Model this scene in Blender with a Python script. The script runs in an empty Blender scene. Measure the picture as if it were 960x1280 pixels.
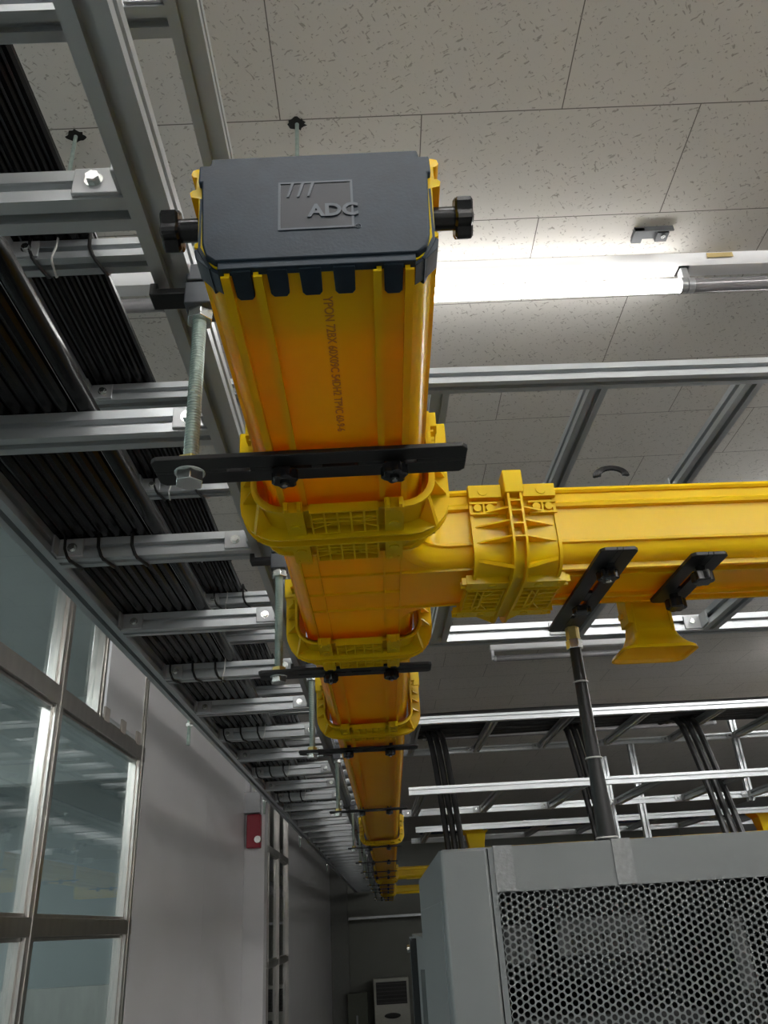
import bpy, bmesh, math, random
from mathutils import Vector, Matrix
random.seed(7)
C = bpy.context.scene.collection
PI = math.pi
FLOOR = -2.1            # heights are measured from the camera; everything is lifted by 2.1 m at the end

# ------------------------------------------------------------------ materials
def mat(name, col, rough=.5, metal=0., var=.06, scale=30., bump=0., bscale=200., coat=0., stretch=(1, 1, 1), spec=.5, aniso=0., trans=0.):
    m = bpy.data.materials.new(name); m.use_nodes = True
    nt = m.node_tree; b = nt.nodes['Principled BSDF']
    tc = nt.nodes.new('ShaderNodeTexCoord'); mp = nt.nodes.new('ShaderNodeMapping')
    mp.inputs['Scale'].default_value = stretch
    nt.links.new(tc.outputs['Object'], mp.inputs['Vector'])
    n = nt.nodes.new('ShaderNodeTexNoise'); n.inputs['Scale'].default_value = scale; n.inputs['Detail'].default_value = 4
    nt.links.new(mp.outputs[0], n.inputs['Vector'])
    r = nt.nodes.new('ShaderNodeValToRGB')
    c0 = tuple(max(0, c * (1 - var)) for c in col) + (1,); c1 = tuple(min(1, c * (1 + var)) for c in col) + (1,)
    r.color_ramp.elements[0].position = .3; r.color_ramp.elements[1].position = .7
    r.color_ramp.elements[0].color = c0; r.color_ramp.elements[1].color = c1
    nt.links.new(n.outputs['Fac'], r.inputs['Fac']); nt.links.new(r.outputs['Color'], b.inputs['Base Color'])
    b.inputs['Roughness'].default_value = rough; b.inputs['Metallic'].default_value = metal
    b.inputs['Coat Weight'].default_value = coat; b.inputs['Specular IOR Level'].default_value = spec
    if trans:
        b.inputs['Subsurface Weight'].default_value = trans; b.inputs['Subsurface Radius'].default_value = (.01, .005, .001)
    if bump:
        n2 = nt.nodes.new('ShaderNodeTexNoise'); n2.inputs['Scale'].default_value = bscale
        bp = nt.nodes.new('ShaderNodeBump'); bp.inputs['Strength'].default_value = bump; bp.inputs['Distance'].default_value = .001
        nt.links.new(mp.outputs[0], n2.inputs['Vector']); nt.links.new(n2.outputs['Fac'], bp.inputs['Height'])
        nt.links.new(bp.outputs[0], b.inputs['Normal'])
    return m
def emis(name, col, s):
    m = bpy.data.materials.new(name); m.use_nodes = True; nt = m.node_tree
    b = nt.nodes['Principled BSDF']; b.inputs['Base Color'].default_value = (.9, .9, .9, 1)
    b.inputs['Emission Color'].default_value = col + (1,); b.inputs['Emission Strength'].default_value = s
    return m
YEL = mat('yellow_plastic', (.80, .615, .006), .22, 0, .03, 12, .05, 60, spec=.32)
def add_translucency(m, col, f):               # thin moulded plastic lets some orange light through
    nt = m.node_tree; N = nt.nodes; b = N['Principled BSDF']; t = N.new('ShaderNodeBsdfTranslucent'); t.inputs[0].default_value = col + (1,)
    mx = N.new('ShaderNodeMixShader'); mx.inputs[0].default_value = f
    nt.links.new(b.outputs[0], mx.inputs[1]); nt.links.new(t.outputs[0], mx.inputs[2]); nt.links.new(mx.outputs[0], N['Material Output'].inputs[0])
add_translucency(YEL, (1., .27, .0), .30)
YPRINT = mat('brown_ink', (.45, .17, .008), .5)
CAPB = mat('blue_black_plastic', (.010, .021, .034), .5, 0, .15, 60, .15, 400, spec=.3)
LOGOM = mat('raised_blue_grey_plastic', (.034, .047, .064), .45)
BLK = mat('black_painted_steel', (.006, .006, .0065), .42, 0, .2, 40, .1, 300)
KNOB = mat('black_knob_plastic', (.008, .008, .009), .25)
ALU = mat('aluminium_extrusion', (.50, .525, .54), .38, .75, .05, 8, .08, 90, stretch=(1, 1, 1))
ZINC = mat('zinc_plated_steel', (.70, .72, .70), .25, 1., .08, 60)
ZROD = mat('galvanised_rod', (.36, .44, .40), .38, .75, .12, 90, .3, 300)
OLIVE = mat('yellow_zinc_nut', (.55, .45, .16), .35, .7, .1, 80)
GREY = mat('dark_grey_block_plastic', (.055, .062, .072), .4)
CABLE = mat('black_cable_sheath', (.004, .004, .0045), .26, 0, .2, 30, .1, 150, spec=.28)
CABLE2 = mat('matt_black_cable_sheath', (.012, .012, .012), .42, 0, .2, 30)
TIEB = mat('black_nylon', (.008, .008, .008), .35)
TIEW = mat('white_nylon', (.62, .62, .60), .4)
RACK = mat('grey_painted_steel', (.145, .158, .158), .42, 0, .03, 3, .06, 500)
RACKD = mat('dark_grey_painted_steel', (.018, .019, .020), .7)
CHAS = mat('silver_equipment_casing', (.075, .08, .08), .45, .2, .1, 20)
TAPE = mat('frosted_clear_tape', (.215, .225, .225), .25, 0, .12, 120, .5, 160)
PANEL = mat('white_wall_panel', (.82, .82, .83), .33, 0, .02, 2)
FRAME = mat('brushed_stainless_steel', (.60, .58, .55), .28, .95, .08, 6, .1, 80, stretch=(4, 4, 1))
BEIGE = mat('beige_plastic', (.62, .62, .55), .5)
DARK = mat('dark_grille_plastic', (.02, .02, .018), .5)
RED = mat('red_plastic', (.33, .008, .03), .35)
GREYP = mat('light_grey_metal', (.42, .43, .44), .4, .5)
UNLIT = mat('unlit_glass_tube', (.30, .29, .30), .15, .3)
LABEL = mat('tan_paper_label', (.55, .42, .18), .6)
HOLE = mat('broken_ceiling_hole', (.008, .007, .006), .9)
FLOORM = mat('pale_vinyl_floor', (.20, .20, .195), .4, 0, .05, 3)
OFFW = mat('office_wall_paint', (.47, .53, .54), .7, 0, .03, 2)
OFFC = mat('office_ceiling_paint', (.42, .46, .46), .8, 0, .05, 2)
BLUEC = mat('dark_blue_cable_sheath', (.01, .018, .05), .35)
TUBE = emis('lit_fluorescent_glass', (1, .985, .96), 25.)
TUBEN = emis('dimmer_fluorescent_glass', (1, .985, .96), 5.5)
SPOT = emis('bright_spot_glow', (1, .97, .9), 12.)

def ceiling_mat():
    m = bpy.data.materials.new('fissured_ceiling_tiles'); m.use_nodes = True
    nt = m.node_tree; N = nt.nodes; L = nt.links; b = N['Principled BSDF']; b.inputs['Roughness'].default_value = .85
    tc = N.new('ShaderNodeTexCoord')
    mp = N.new('ShaderNodeMapping'); mp.inputs['Location'].default_value = (.143 + 6.1, -1.14 + 9.0, 0)
    L.new(tc.outputs['Object'], mp.inputs['Vector'])
    br = N.new('ShaderNodeTexBrick'); br.offset = .5; br.squash = 1
    br.inputs['Scale'].default_value = 1; br.inputs['Brick Width'].default_value = .61; br.inputs['Row Height'].default_value = .3
    br.inputs['Mortar Size'].default_value = .0013; br.inputs['Mortar Smooth'].default_value = .1; br.inputs['Bias'].default_value = 0
    br.inputs['Color1'].default_value = (.64, .615, .575, 1); br.inputs['Color2'].default_value = (.66, .635, .595, 1)
    br.inputs['Mortar'].default_value = (.15, .14, .125, 1)
    L.new(mp.outputs[0], br.inputs['Vector'])
    col = br.outputs['Color']; heights = []
    for rot, sc, th in ((.5, (60, 150, 1), .663), (2.2, (65, 170, 1), .663), (0, (170, 170, 1), .70)):
        q = N.new('ShaderNodeMapping'); q.vector_type = 'TEXTURE' if False else 'POINT'
        q.inputs['Rotation'].default_value = (0, 0, rot)
        s = N.new('ShaderNodeVectorMath'); s.operation = 'MULTIPLY'; s.inputs[1].default_value = sc
        L.new(tc.outputs['Object'], q.inputs['Vector']); L.new(q.outputs[0], s.inputs[0])
        n = N.new('ShaderNodeTexNoise'); n.inputs['Scale'].default_value = 1; n.inputs['Detail'].default_value = 1.5
        L.new(s.outputs[0], n.inputs['Vector'])
        r = N.new('ShaderNodeMapRange'); r.inputs['From Min'].default_value = th; r.inputs['From Max'].default_value = th + .05
        L.new(n.outputs['Fac'], r.inputs['Value'])
        mx = N.new('ShaderNodeMix'); mx.data_type = 'RGBA'
        mul = N.new('ShaderNodeMath'); mul.operation = 'MULTIPLY'; mul.inputs[1].default_value = .75
        L.new(r.outputs[0], mul.inputs[0]); L.new(mul.outputs[0], mx.inputs['Factor'])
        L.new(col, mx.inputs['A']); mx.inputs['B'].default_value = (.30, .28, .25, 1)
        col = mx.outputs['Result']
    L.new(col, b.inputs['Base Color'])
    bp = N.new('ShaderNodeBump'); bp.inputs['Strength'].default_value = .4; bp.inputs['Distance'].default_value = .002
    bw = N.new('ShaderNodeRGBToBW'); L.new(col, bw.inputs[0]); L.new(bw.outputs[0], bp.inputs['Height']); L.new(bp.outputs[0], b.inputs['Normal'])
    return m
CEIL = ceiling_mat()
def glass_mat():
    m = bpy.data.materials.new('window_glass'); m.use_nodes = True
    nt = m.node_tree; N = nt.nodes; L = nt.links; N.remove(N['Principled BSDF'])
    t = N.new('ShaderNodeBsdfTransparent'); t.inputs[0].default_value = (.86, .91, .90, 1)
    g = N.new('ShaderNodeBsdfGlossy'); g.inputs['Roughness'].default_value = .02
    lw = N.new('ShaderNodeLayerWeight'); lw.inputs[0].default_value = .5
    pw = N.new('ShaderNodeMath'); pw.operation = 'POWER'; pw.inputs[1].default_value = 4.; L.new(lw.outputs['Facing'], pw.inputs[0])
    f = N.new('ShaderNodeMath'); f.operation = 'MULTIPLY_ADD'; f.inputs[1].default_value = .9; f.inputs[2].default_value = .05; L.new(pw.outputs[0], f.inputs[0])
    mx = N.new('ShaderNodeMixShader'); L.new(f.outputs[0], mx.inputs[0]); L.new(t.outputs[0], mx.inputs[1]); L.new(g.outputs[0], mx.inputs[2])
    L.new(mx.outputs[0], N['Material Output'].inputs[0])
    return m
GLASS = glass_mat()

# ------------------------------------------------------------------ mesh builder
class MB:
    def __init__(s): s.v = []; s.f = []
    def add(s, v, f):
        o = len(s.v); s.v += [tuple(p) for p in v]; s.f += [tuple(i + o for i in q) for q in f]; return s
    def box(s, c, d, rot=None):
        x, y, z = d[0] / 2, d[1] / 2, d[2] / 2
        P = [Vector(p) for p in ((-x, -y, -z), (x, -y, -z), (x, y, -z), (-x, y, -z), (-x, -y, z), (x, -y, z), (x, y, z), (-x, y, z))]
        if rot: P = [rot @ p for p in P]
        c = Vector(c)
        return s.add([p + c for p in P], [(3, 2, 1, 0), (4, 5, 6, 7), (0, 1, 5, 4), (1, 2, 6, 5), (2, 3, 7, 6), (3, 0, 4, 7)])
    def bb(s, x0, x1, y0, y1, z0, z1):
        return s.box(((x0 + x1) / 2, (y0 + y1) / 2, (z0 + z1) / 2), (abs(x1 - x0), abs(y1 - y0), abs(z1 - z0)))
    def prism(s, poly, p0, p1, right, up):
        """closed 2-D outline (a along right, b along up) carried from p0 to p1"""
        p0, p1, R, U = Vector(p0), Vector(p1), Vector(right), Vector(up); n = len(poly)
        A = [p0 + R * a + U * b for a, b in poly]; B = [p1 + R * a + U * b for a, b in poly]
        F = [(i, (i + 1) % n, n + (i + 1) % n, n + i) for i in range(n)]
        return s.add(A + B, F + [tuple(range(n))[::-1], tuple(range(n, 2 * n))])
    def cyl(s, p0, p1, r, n=16, r1=None, ph=0):
        p0, p1 = Vector(p0), Vector(p1); d = (p1 - p0).normalized()
        a = d.orthogonal().normalized(); b = d.cross(a); r1 = r if r1 is None else r1
        V = [p0 + (a * math.cos(ph + 2 * PI * i / n) + b * math.sin(ph + 2 * PI * i / n)) * r for i in range(n)]
        V += [p1 + (a * math.cos(ph + 2 * PI * i / n) + b * math.sin(ph + 2 * PI * i / n)) * r1 for i in range(n)]
        return s.add(V, [(i, (i + 1) % n, n + (i + 1) % n, n + i) for i in range(n)] + [tuple(range(n))[::-1], tuple(range(n, 2 * n))])
    def tube(s, P, r, n=8):
        P = [Vector(p) for p in P]; V = []; ref = None
        for i, p in enumerate(P):
            t = (P[min(i + 1, len(P) - 1)] - P[max(i - 1, 0)]).normalized()
            if ref is None: ref = t.orthogonal().normalized()
            a = (ref - t * ref.dot(t)).normalized(); ref = a; b = t.cross(a)
            rr = r[i] if isinstance(r, (list, tuple)) else r
            V += [p + (a * math.cos(2 * PI * k / n) + b * math.sin(2 * PI * k / n)) * rr for k in range(n)]
        F = [(i * n + k, i * n + (k + 1) % n, (i + 1) * n + (k + 1) % n, (i + 1) * n + k) for i in range(len(P) - 1) for k in range(n)]
        return s.add(V, F + [tuple(range(n))[::-1], tuple(range((len(P) - 1) * n, len(P) * n))])
    def loft(s, rings, cap=True):
        n = len(rings[0]); V = [p for r in rings for p in r]
        F = [(i * n + k, i * n + (k + 1) % n, (i + 1) * n + (k + 1) % n, (i + 1) * n + k) for i in range(len(rings) - 1) for k in range(n)]
        if cap: F += [tuple(range(n))[::-1], tuple(range((len(rings) - 1) * n, len(rings) * n))]
        return s.add(V, F)
    def star(s, p0, p1, r, lobes=6, amp=.16, n=36):
        p0, p1 = Vector(p0), Vector(p1); d = (p1 - p0).normalized(); a = d.orthogonal().normalized(); b = d.cross(a)
        def ring(p, k): return [p + (a * math.cos(2 * PI * i / n) + b * math.sin(2 * PI * i / n)) * r * k * (1 + amp * math.cos(lobes * 2 * PI * i / n)) for i in range(n)]
        L = (p1 - p0)
        return s.loft([ring(p0, .86), ring(p0 + L * .12, 1), ring(p0 + L * .88, 1), ring(p1, .86)])
    def build(s, name, m, parent=None, smooth=30, bevel=0):
        me = bpy.data.meshes.new(name); me.from_pydata(s.v, [], s.f); me.materials.append(m)
        bm = bmesh.new(); bm.from_mesh(me); bmesh.ops.recalc_face_normals(bm, faces=bm.faces); bm.to_mesh(me); bm.free()
        me.polygons.foreach_set('use_smooth', [True] * len(me.polygons)); me.set_sharp_from_angle(angle=math.radians(smooth))
        o = bpy.data.objects.new(name, me); C.objects.link(o)
        if parent: o.parent = parent
        if bevel:
            bv = o.modifiers.new('bevel', 'BEVEL'); bv.width = bevel; bv.segments = 2; bv.limit_method = 'ANGLE'; bv.angle_limit = math.radians(40)
        return o
def tag(o, label, cat, group=None, kind=None):
    o['label'] = label; o['category'] = cat
    if group: o['group'] = group
    if kind: o['kind'] = kind
    return o
def thing(name, label, cat, loc=(0, 0, 0), rz=0, group=None):
    o = bpy.data.objects.new(name, None); o.empty_display_size = .05; C.objects.link(o); o.location = loc; o.rotation_euler.z = rz
    return tag(o, label, cat, group)
def struct(name, mb, m, parent=None, **k):
    o = mb.build(name, m, parent, **k)
    if not parent: o['kind'] = 'structure'
    return o
def copy_tree(o, parent=None):
    c = o.copy(); C.objects.link(c); c.parent = parent
    for ch in list(o.children): copy_tree(ch, c)
    return c
ORD = 'first second third fourth fifth sixth seventh eighth ninth tenth eleventh twelfth thirteenth fourteenth fifteenth sixteenth seventeenth eighteenth nineteenth twentieth'.split()
TENS = ['', '', 'twenty', 'thirty', 'forty', 'fifty']
def ordw(i):                                   # 0 -> first
    if i < 20: return ORD[i]
    n = i + 1; t, u = divmod(n, 10)
    return {2: 'twentieth', 3: 'thirtieth', 4: 'fortieth', 5: 'fiftieth'}[t] if u == 0 else TENS[t] + '-' + ORD[u - 1]

# ------------------------------------------------------------------ aluminium ladder trays
S = .02
_q = [(-S, -S), (-.0058, -S), (-.0058, -S + .003), (-.0095, -S + .003), (-.0060, -S + .0125), (.0060, -S + .0125), (.0095, -S + .003), (.0058, -S + .003), (.0058, -S)]
SLOT = []
for _k in range(4):
    _c, _s = (1, 0, -1, 0)[_k], (0, 1, 0, -1)[_k]
    SLOT += [(x * _c - y * _s, x * _s + y * _c) for x, y in _q]
def ladder(label, origin, rz, length, width, z, first, pitch, nb, both=True, group=None):
    """runs along local +Y from the origin; x=0 and x=width are the rail centres; z is the underside"""
    t = thing('cable_ladder', label, 'cable ladder', (origin[0], origin[1], z), rz, group)
    zc = S
    for x in (0, width): MB().prism(SLOT, (x, 0, zc), (x, length, zc), (1, 0, 0), (0, 0, 1)).build('rail', ALU, t)
    rung = MB().prism(SLOT, (S, 0, zc), (width - S, 0, zc), (0, 1, 0), (0, 0, 1)).build('rung', ALU, t)
    br = MB().bb(-.024, .024, -.0045, 0, -.017, .017).bb(.0195, .024, -.028, 0, -.017, .017).build('corner_bracket', GREYP, t, bevel=.0012)
    bo = MB().cyl((-.004, -.0045, 0), (-.004, -.011, 0), .0065, 6).cyl((-.004, -.003, 0), (-.004, -.0055, 0), .009, 16).build('bolt', ZINC, br)
    brl = br.copy(); C.objects.link(brl); brl.parent = t; brl.scale.x = -1; b2 = bo.copy(); C.objects.link(b2); b2.parent = brl
    y = first; i = 0
    while y < length - .02:
        if i == 0: r = rung
        else: r = rung.copy(); C.objects.link(r); r.parent = t
        r.location = (0, y, 0)
        if i < nb:
            for src, x in ((br, width - S - .0245), (brl, S + .0245)):
                if not both and src is brl: continue
                if i == 0: b = src
                else:
                    b = src.copy(); C.objects.link(b); b.parent = t
                    q = bo.copy(); C.objects.link(q); q.parent = b
                b.location = (x, y - S, zc)
        y += pitch; i += 1
    if nb == 0:
        for o in (bo, b2, br, brl): bpy.data.objects.remove(o)
    elif not both:
        bpy.data.objects.remove(b2); bpy.data.objects.remove(brl)
    return t
YE = 17.4
P = .395
ladder('lower aluminium cable ladder along the glass partition, carrying black cables', (-.585, -.62, 0), 0, YE + .62, .392, .62, .155 + .62 - P, P, 14)
ladder('upper aluminium cable ladder hung above the lower one beside the partition', (-.585, -.62, 0), 0, YE + .62, .392, 1.0, .20 + .62 - P, P, 8)
# ladders across the room (local +Y turned to world +X, width towards -Y so rails sit at y0 and y0-width)
def xladder(label, x0, yfar, width, z, length, first, pitch, nb, rz=.0):
    return ladder(label, (x0, yfar, 0), -PI / 2 + rz, length, -width, z, first, pitch, nb, both=False) if False else _xl(label, x0, yfar, width, z, length, first, pitch, nb, rz)
def _xl(label, x0, yfar, width, z, length, first, pitch, nb, rz):
    t = thing('cable_ladder', label, 'cable ladder', (x0, yfar - width, z), rz)
    for y in (0, width): MB().prism(SLOT, (0, y, S), (length, y, S), (0, 1, 0), (0, 0, 1)).build('rail', ALU, t)
    rung = MB().prism(SLOT, (0, S, S), (0, width - S, S), (1, 0, 0), (0, 0, 1)).build('rung', ALU, t)
    br = MB().bb(-.0045, 0, -.045, 0, -.017, .017).bb(-.045, 0, -.0045, 0, -.017, .017).build('corner_bracket', GREYP, t, bevel=.0012)
    bo = MB().cyl((-.026, -.0045, 0), (-.026, -.011, 0), .0065, 6).build('bolt', ZINC, br)
    x = first; i = 0
    while x < length - .02:
        r = rung if i == 0 else rung.copy()
        if i: C.objects.link(r); r.parent = t
        r.location = (x, 0, 0)
        if i < nb:
            if i == 0: b = br
            else:
                b = br.copy(); C.objects.link(b); b.parent = t; q = bo.copy(); C.objects.link(q); q.parent = b
            b.location = (x - S, width - S, S)
        x += pitch; i += 1
    return t
_xl('upper aluminium cable ladder crossing the room just behind the yellow branch duct', .13, 1.935, .555, 1.0, 5.3, .04, .343, 5, .024)
_xl('lower aluminium cable ladder crossing behind the yellow branch duct, bare of cables', .13, 1.935, .555, .62, 5.3, .045, .345, 5, .024)
_xl('upper far cable ladder across the room with a sagging black cable bundle on it', .15, 5.50, .93, 1.0, 5.8, .075, .443, 6, .02)
_xl('lower far cable ladder across the room, below the one with sagging cables', .15, 5.50, .95, .62, 5.8, .08, .443, 6, .02)
_xl('farthest low cable ladder carrying dark blue cables, seen above the grey cabinet', .25, 7.45, .9, .62, 5.8, .1, .45, 2, .01)
_xl('bare cable ladder hung across the end of the corridor', -.75, 17.75, .35, .15, 1.75, .1, .3, 0, 0)
# verticals between far ladders
for k, (x, y, z0, z1, lab) in enumerate(((2.42, 5.54, .60, 1.25, 'upright aluminium strut joining the two far ladders at the right edge'),
                                (1.50, 5.54, .30, .93, 'left one of two short upright struts above the cabinet'),
                                (1.70, 5.54, .30, 1.02, 'right one of two short upright struts above the cabinet'))):
    q = tag(MB().prism(SLOT, (0, 0, 0), (0, 0, z1 - z0), (1, 0, 0), (0, 1, 0)).build('upright_strut', ALU), lab, 'strut'); q.location = (x, y, z0)

# ------------------------------------------------------------------ cables
def cable(x, z, r, y0, y1, sag, ph, m, amp=.002):
    P_ = []; y = y0
    while y < y1:
        u = (y - ph) / P
        P_.append((x + amp * math.sin(y * 2.1 + x * 2) + amp * .6 * math.sin(y * 5.3 + x * 3), y, z - sag * (math.sin(PI * u) ** 2)))
        y += .0658 if y < 4 else .13 if y < 9 else .26
    P_.append((x, y1, z))
    return MB().tube(P_, r, 12 if r > .012 else 10)
low = [(-.569, .0100), (-.548, .0109), (-.526, .0109), (-.504, .0109), (-.482, .0109), (-.460, .0109), (-.438, .0109), (-.4160, .0109), (-.389, .0145)]
for i, (x, r) in enumerate(low):
    o = cable(x, .6605 + r, r, -.6, YE, .0, .155, CABLE).build('power_cable', CABLE)
    lab = 'thick glossy black cable on the lower ladder, nearest the yellow duct' if i == 8 else \
        'black cable lying on the lower ladder, %s from the partition side' % ORD[i]
    tag(o, lab, 'cable', 'black cables on the lower ladder')
for i in range(7):
    x = -.567 + i * .0205; r = .0101
    o = cable(x, 1.0405 + r, r, -.6, YE, .0, .2, CABLE).build('power_cable', CABLE)
    tag(o, 'black cable lying on the upper ladder, %s from the partition side' % ORD[i], 'cable', 'black cables on the upper ladder')
for i in range(3):                              # cables that swing off the upper ladder
    x = -.40 + i * .0; y = 1.62 + i * .05
    P_ = [(-.418 + .0 * i, 1.40, 1.052 + .02 * i)] if False else []
    for k in range(13):
        u = k / 12
        P_.append((-.425 + .42 * u, 1.70 + .06 * i + .25 * math.sin(u * PI * .5) - .12 * u * u, 1.0525 + .0 + .05 * math.sin(u * PI)))
    tag(MB().tube(P_, .0095, 10).build('power_cable', CABLE), ['front', 'middle', 'rear'][i] + ' of the black cables curving right across the upper ladder', 'cable', 'cables curving off the upper ladder')
for i in range(5):                              # sagging bundle on the far upper ladder
    P_ = []
    for k in range(90):
        x = .2 + k * .06; d = ((x - .225) / .443) % 1
        P_.append((x, 4.78 + i * .10 + .01 * math.sin(x * 3 + i), 1.0695 + .008 * (1 + math.sin(x * 2.3 + i))))
    tag(MB().tube(P_, .0290, 10).build('power_cable', CABLE2), '%s of the black cables along the far upper ladder, counted from the front' % ORD[i], 'cable', 'black cables on the far upper ladder')
for i in range(4):
    P_ = [(.3 + k * .12, 6.85 + i * .1, .678 + .004 * math.sin(k + i)) for k in range(46)]
    tag(MB().tube(P_, .017, 8).build('power_cable', BLUEC), '%s of the dark blue cables on the farthest low ladder, from the front' % ORD[i], 'cable', 'dark blue cables on the far ladder')
for j, (xa, ya, xb, yb) in enumerate(((.27, 4.9, .37, 4.25), (1.125, 4.9, 1.20, 4.25), (1.83, 4.9, 1.93, 4.25))):
    for i in range(3):
        P_ = []; dx = i * .037
        for k in range(19):
            u = k / 18
            if u < .3: v = u / .3; P_.append((xa + dx + .035 * v, ya + .35 - .22 * v - .02 * i, 1.075 - .035 * v * v))
            else: v = (u - .3) / .7; P_.append((xa + dx + .035 + (xb - xa - .035) * (v ** .6), ya + .13 - .30 * v + (-.02 * i), 1.04 - 1.0 * v ** 1.15))
        tag(MB().tube(P_, .0175, 8).build('power_cable', CABLE2), '%s cable of the %s black bundle dropping from the far ladders' % (['left', 'middle', 'right'][i], ['left', 'middle', 'right'][j]), 'cable', 'black cable drops behind the cabinet')

# cable ties round the rungs
def tie_mesh(lean, h):
    y0, y1, z0, z1 = -.0230, .0235, -.0030, .042 + h
    return [(0, y0, z1), (lean * .3, y0, z0 + .022), (lean, y0, z0 + .004), (lean * 1.3, y0 + .006, z0), (lean * 2.2, y1 - .004, z0), (lean * 2.3, y1, z0 + .006),
            (lean * .6, y1, z1 - .004), (0, y1 - .006, z1 + .0), (0, y0 + .004, z1 + .002), (0, y0, z1 - .001)]
def ties():
    proto = {}
    for nm, m, r in (('b', TIEB, .0034), ('w', TIEW, .0019)):
        for lv in (0, 1): proto[nm, lv] = (MB().tube(tie_mesh(.010 if nm == 'b' else -.006, .024), r, 6), m)
    meshes = {}
    cnt = {0: 0, 1: 0}
    def put(lv, x, y, z, nm, lab):
        key = (nm, lv)
        if key not in meshes:
            o = proto[key][0].build('cable_tie', proto[key][1]); meshes[key] = o
        else: o = meshes[key].copy(); C.objects.link(o)
        o.location = (x, y, z)
        tag(o, lab, 'cable tie', 'cable ties on the lower ladder' if lv == 0 else 'cable ties on the upper ladder')
    W = {'b': 'black', 'w': 'white'}
    for k in range(12):
        y = .155 + P * (k + 1); row = k
        if k in (2, 4, 6, 8, 10):
            for q, (x, nm) in enumerate(((-.553, 'b'), (-.493, 'b'), (-.432, 'b'), (-.402, 'w'))):
                if k == 2 and nm == 'w': continue
                put(0, x, y, .62, nm, '%s tie on the %s rung of the lower ladder, %s from the left' % (W[nm], ORD[k], ORD[q]))
    for k in range(8):
        y = .20 + P * (k + 1)
        if k in (1, 3, 4, 5, 7):
            for q, (x, nm) in enumerate(((-.535, 'b'), (-.487, 'w'), (-.437, 'b'))):
                put(1, x, y, 1.0, nm, '%s tie on the %s rung of the upper ladder, %s from the left' % (W[nm], ORD[k], ORD[q]))
ties()

# ------------------------------------------------------------------ yellow fibre duct
def mirror(h): return [(-x, z) for x, z in reversed(h)]
HO = [(.040, 0), (.040, -.0055), (.0375, -.0055), (.0375, -.0075), (.0435, -.0075), (.0435, 0), (.0435, .0), (.0595, .0), (.0595, -.0075), (.0655, -.0075), (.0655, -.0055), (.063, -.0055), (.063, .0005),
      (.069, .002), (.0745, .0065), (.0785, .013), (.081, .021), (.0845, .0225), (.0845, .0255), (.0820, .027), (.0828, .045), (.0838, .070), (.0895, .0715), (.0905, .076), (.0885, .0785), (.0862, .079),
      (.0862, .0915), (.0885, .092), (.0905, .095), (.0895, .099), (.086, .1005)]
HI = [(.0815, .1005), (.0805, .07), (.0792, .03), (.0755, .0155), (.068, .0055), (.062, .0035)]
DUCT = mirror(HO) + HO + HI + mirror(HI)       # bottom left..right, then back inside
SIDE = [p for p in HO if p[0] >= .063 and p[1] >= -.001] + HI
X0, SL = -.025, .0045                          # the run drifts very slightly to the right
def cx(y): return X0 + SL * (y - .4)
ZD = .40
RZ = -SL
def duct(label, y0, y1, group='straight yellow duct lengths'):
    L = y1 - y0
    t = thing('cable_duct', label, 'cable duct', (cx(y0), y0, ZD), RZ, group)
    MB().prism(DUCT, (0, 0, 0), (0, L, 0), (1, 0, 0), (0, 0, 1)).build('trough', YEL, t)
    return t
d1 = duct('short yellow duct length between the dark end cap and the first coupler', .405, .797)
def text_mesh(name, s, size, depth, m, parent, M4, off=0.):
    cu = bpy.data.curves.new(name, 'FONT'); cu.body = s; cu.size = size; cu.extrude = depth; cu.align_x = 'LEFT'; cu.align_y = 'CENTER'; cu.resolution_u = 3; cu.offset = off
    tmp = bpy.data.objects.new(name, cu); C.objects.link(tmp); bpy.context.view_layer.update()
    me = bpy.data.meshes.new_from_object(tmp.evaluated_get(bpy.context.evaluated_depsgraph_get())); bpy.data.objects.remove(tmp); bpy.data.curves.remove(cu)
    me.transform(M4); me.materials.clear(); me.materials.append(m); me.name = name
    o = bpy.data.objects.new(name, me); C.objects.link(o); o.parent = parent
    return o
# printed line under the near duct, reading away from the camera
Mt = Matrix.Translation((.0045, .03, -.0002)) @ Matrix(((0, 1, 0, 0), (1, 0, 0, 0), (0, 0, -1, 0), (0, 0, 0, 1))) @ Matrix.Rotation(0, 4, 'Z')
text_mesh('printed_lettering', 'YPON 72BX 60X09C 54DH2 TPVC 60-9-6', .0098, .0001, YPRINT, d1, Mt, .0001)

def U(off, z_out, n=6, r=.034, top=.100):
    """outer U outline going left-top, round the bottom corners, right-top"""
    w = .0845 + off; zb = -z_out; pts = []
    rr = r
    pts.append((-w, top))
    for k in range(n + 1):
        a = PI + (PI / 2) * k / n; pts.append((-w + rr + rr * math.cos(a), zb + rr + rr * math.sin(a)))
    for k in range(n + 1):
        a = -PI / 2 + (PI / 2) * k / n; pts.append((w - rr + rr * math.cos(a), zb + rr + rr * math.sin(a)))
    pts.append((w, top)); return pts
def uplate(mb, o, i, y0, y1):
    """plate between two U outlines with equal point counts"""
    n = len(o); V = [(x, y0, z) for x, z in o] + [(x, y0, z) for x, z in i] + [(x, y1, z) for x, z in o] + [(x, y1, z) for x, z in i]; F = []
    for k in range(n - 1):
        F += [(k, k + 1, n + k + 1, n + k), (2 * n + k, 3 * n + k, 3 * n + k + 1, 2 * n + k + 1), (k, 2 * n + k, 2 * n + k + 1, k + 1), (n + k, n + k + 1, 3 * n + k + 1, 3 * n + k)]
    F += [(0, n, 3 * n, 2 * n), (n - 1, 3 * n - 1, 4 * n - 1, 2 * n - 1)][:1] + [(n - 1, 2 * n + n - 1, 3 * n + n - 1, n + n - 1)]
    mb.add(V, F)
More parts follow.
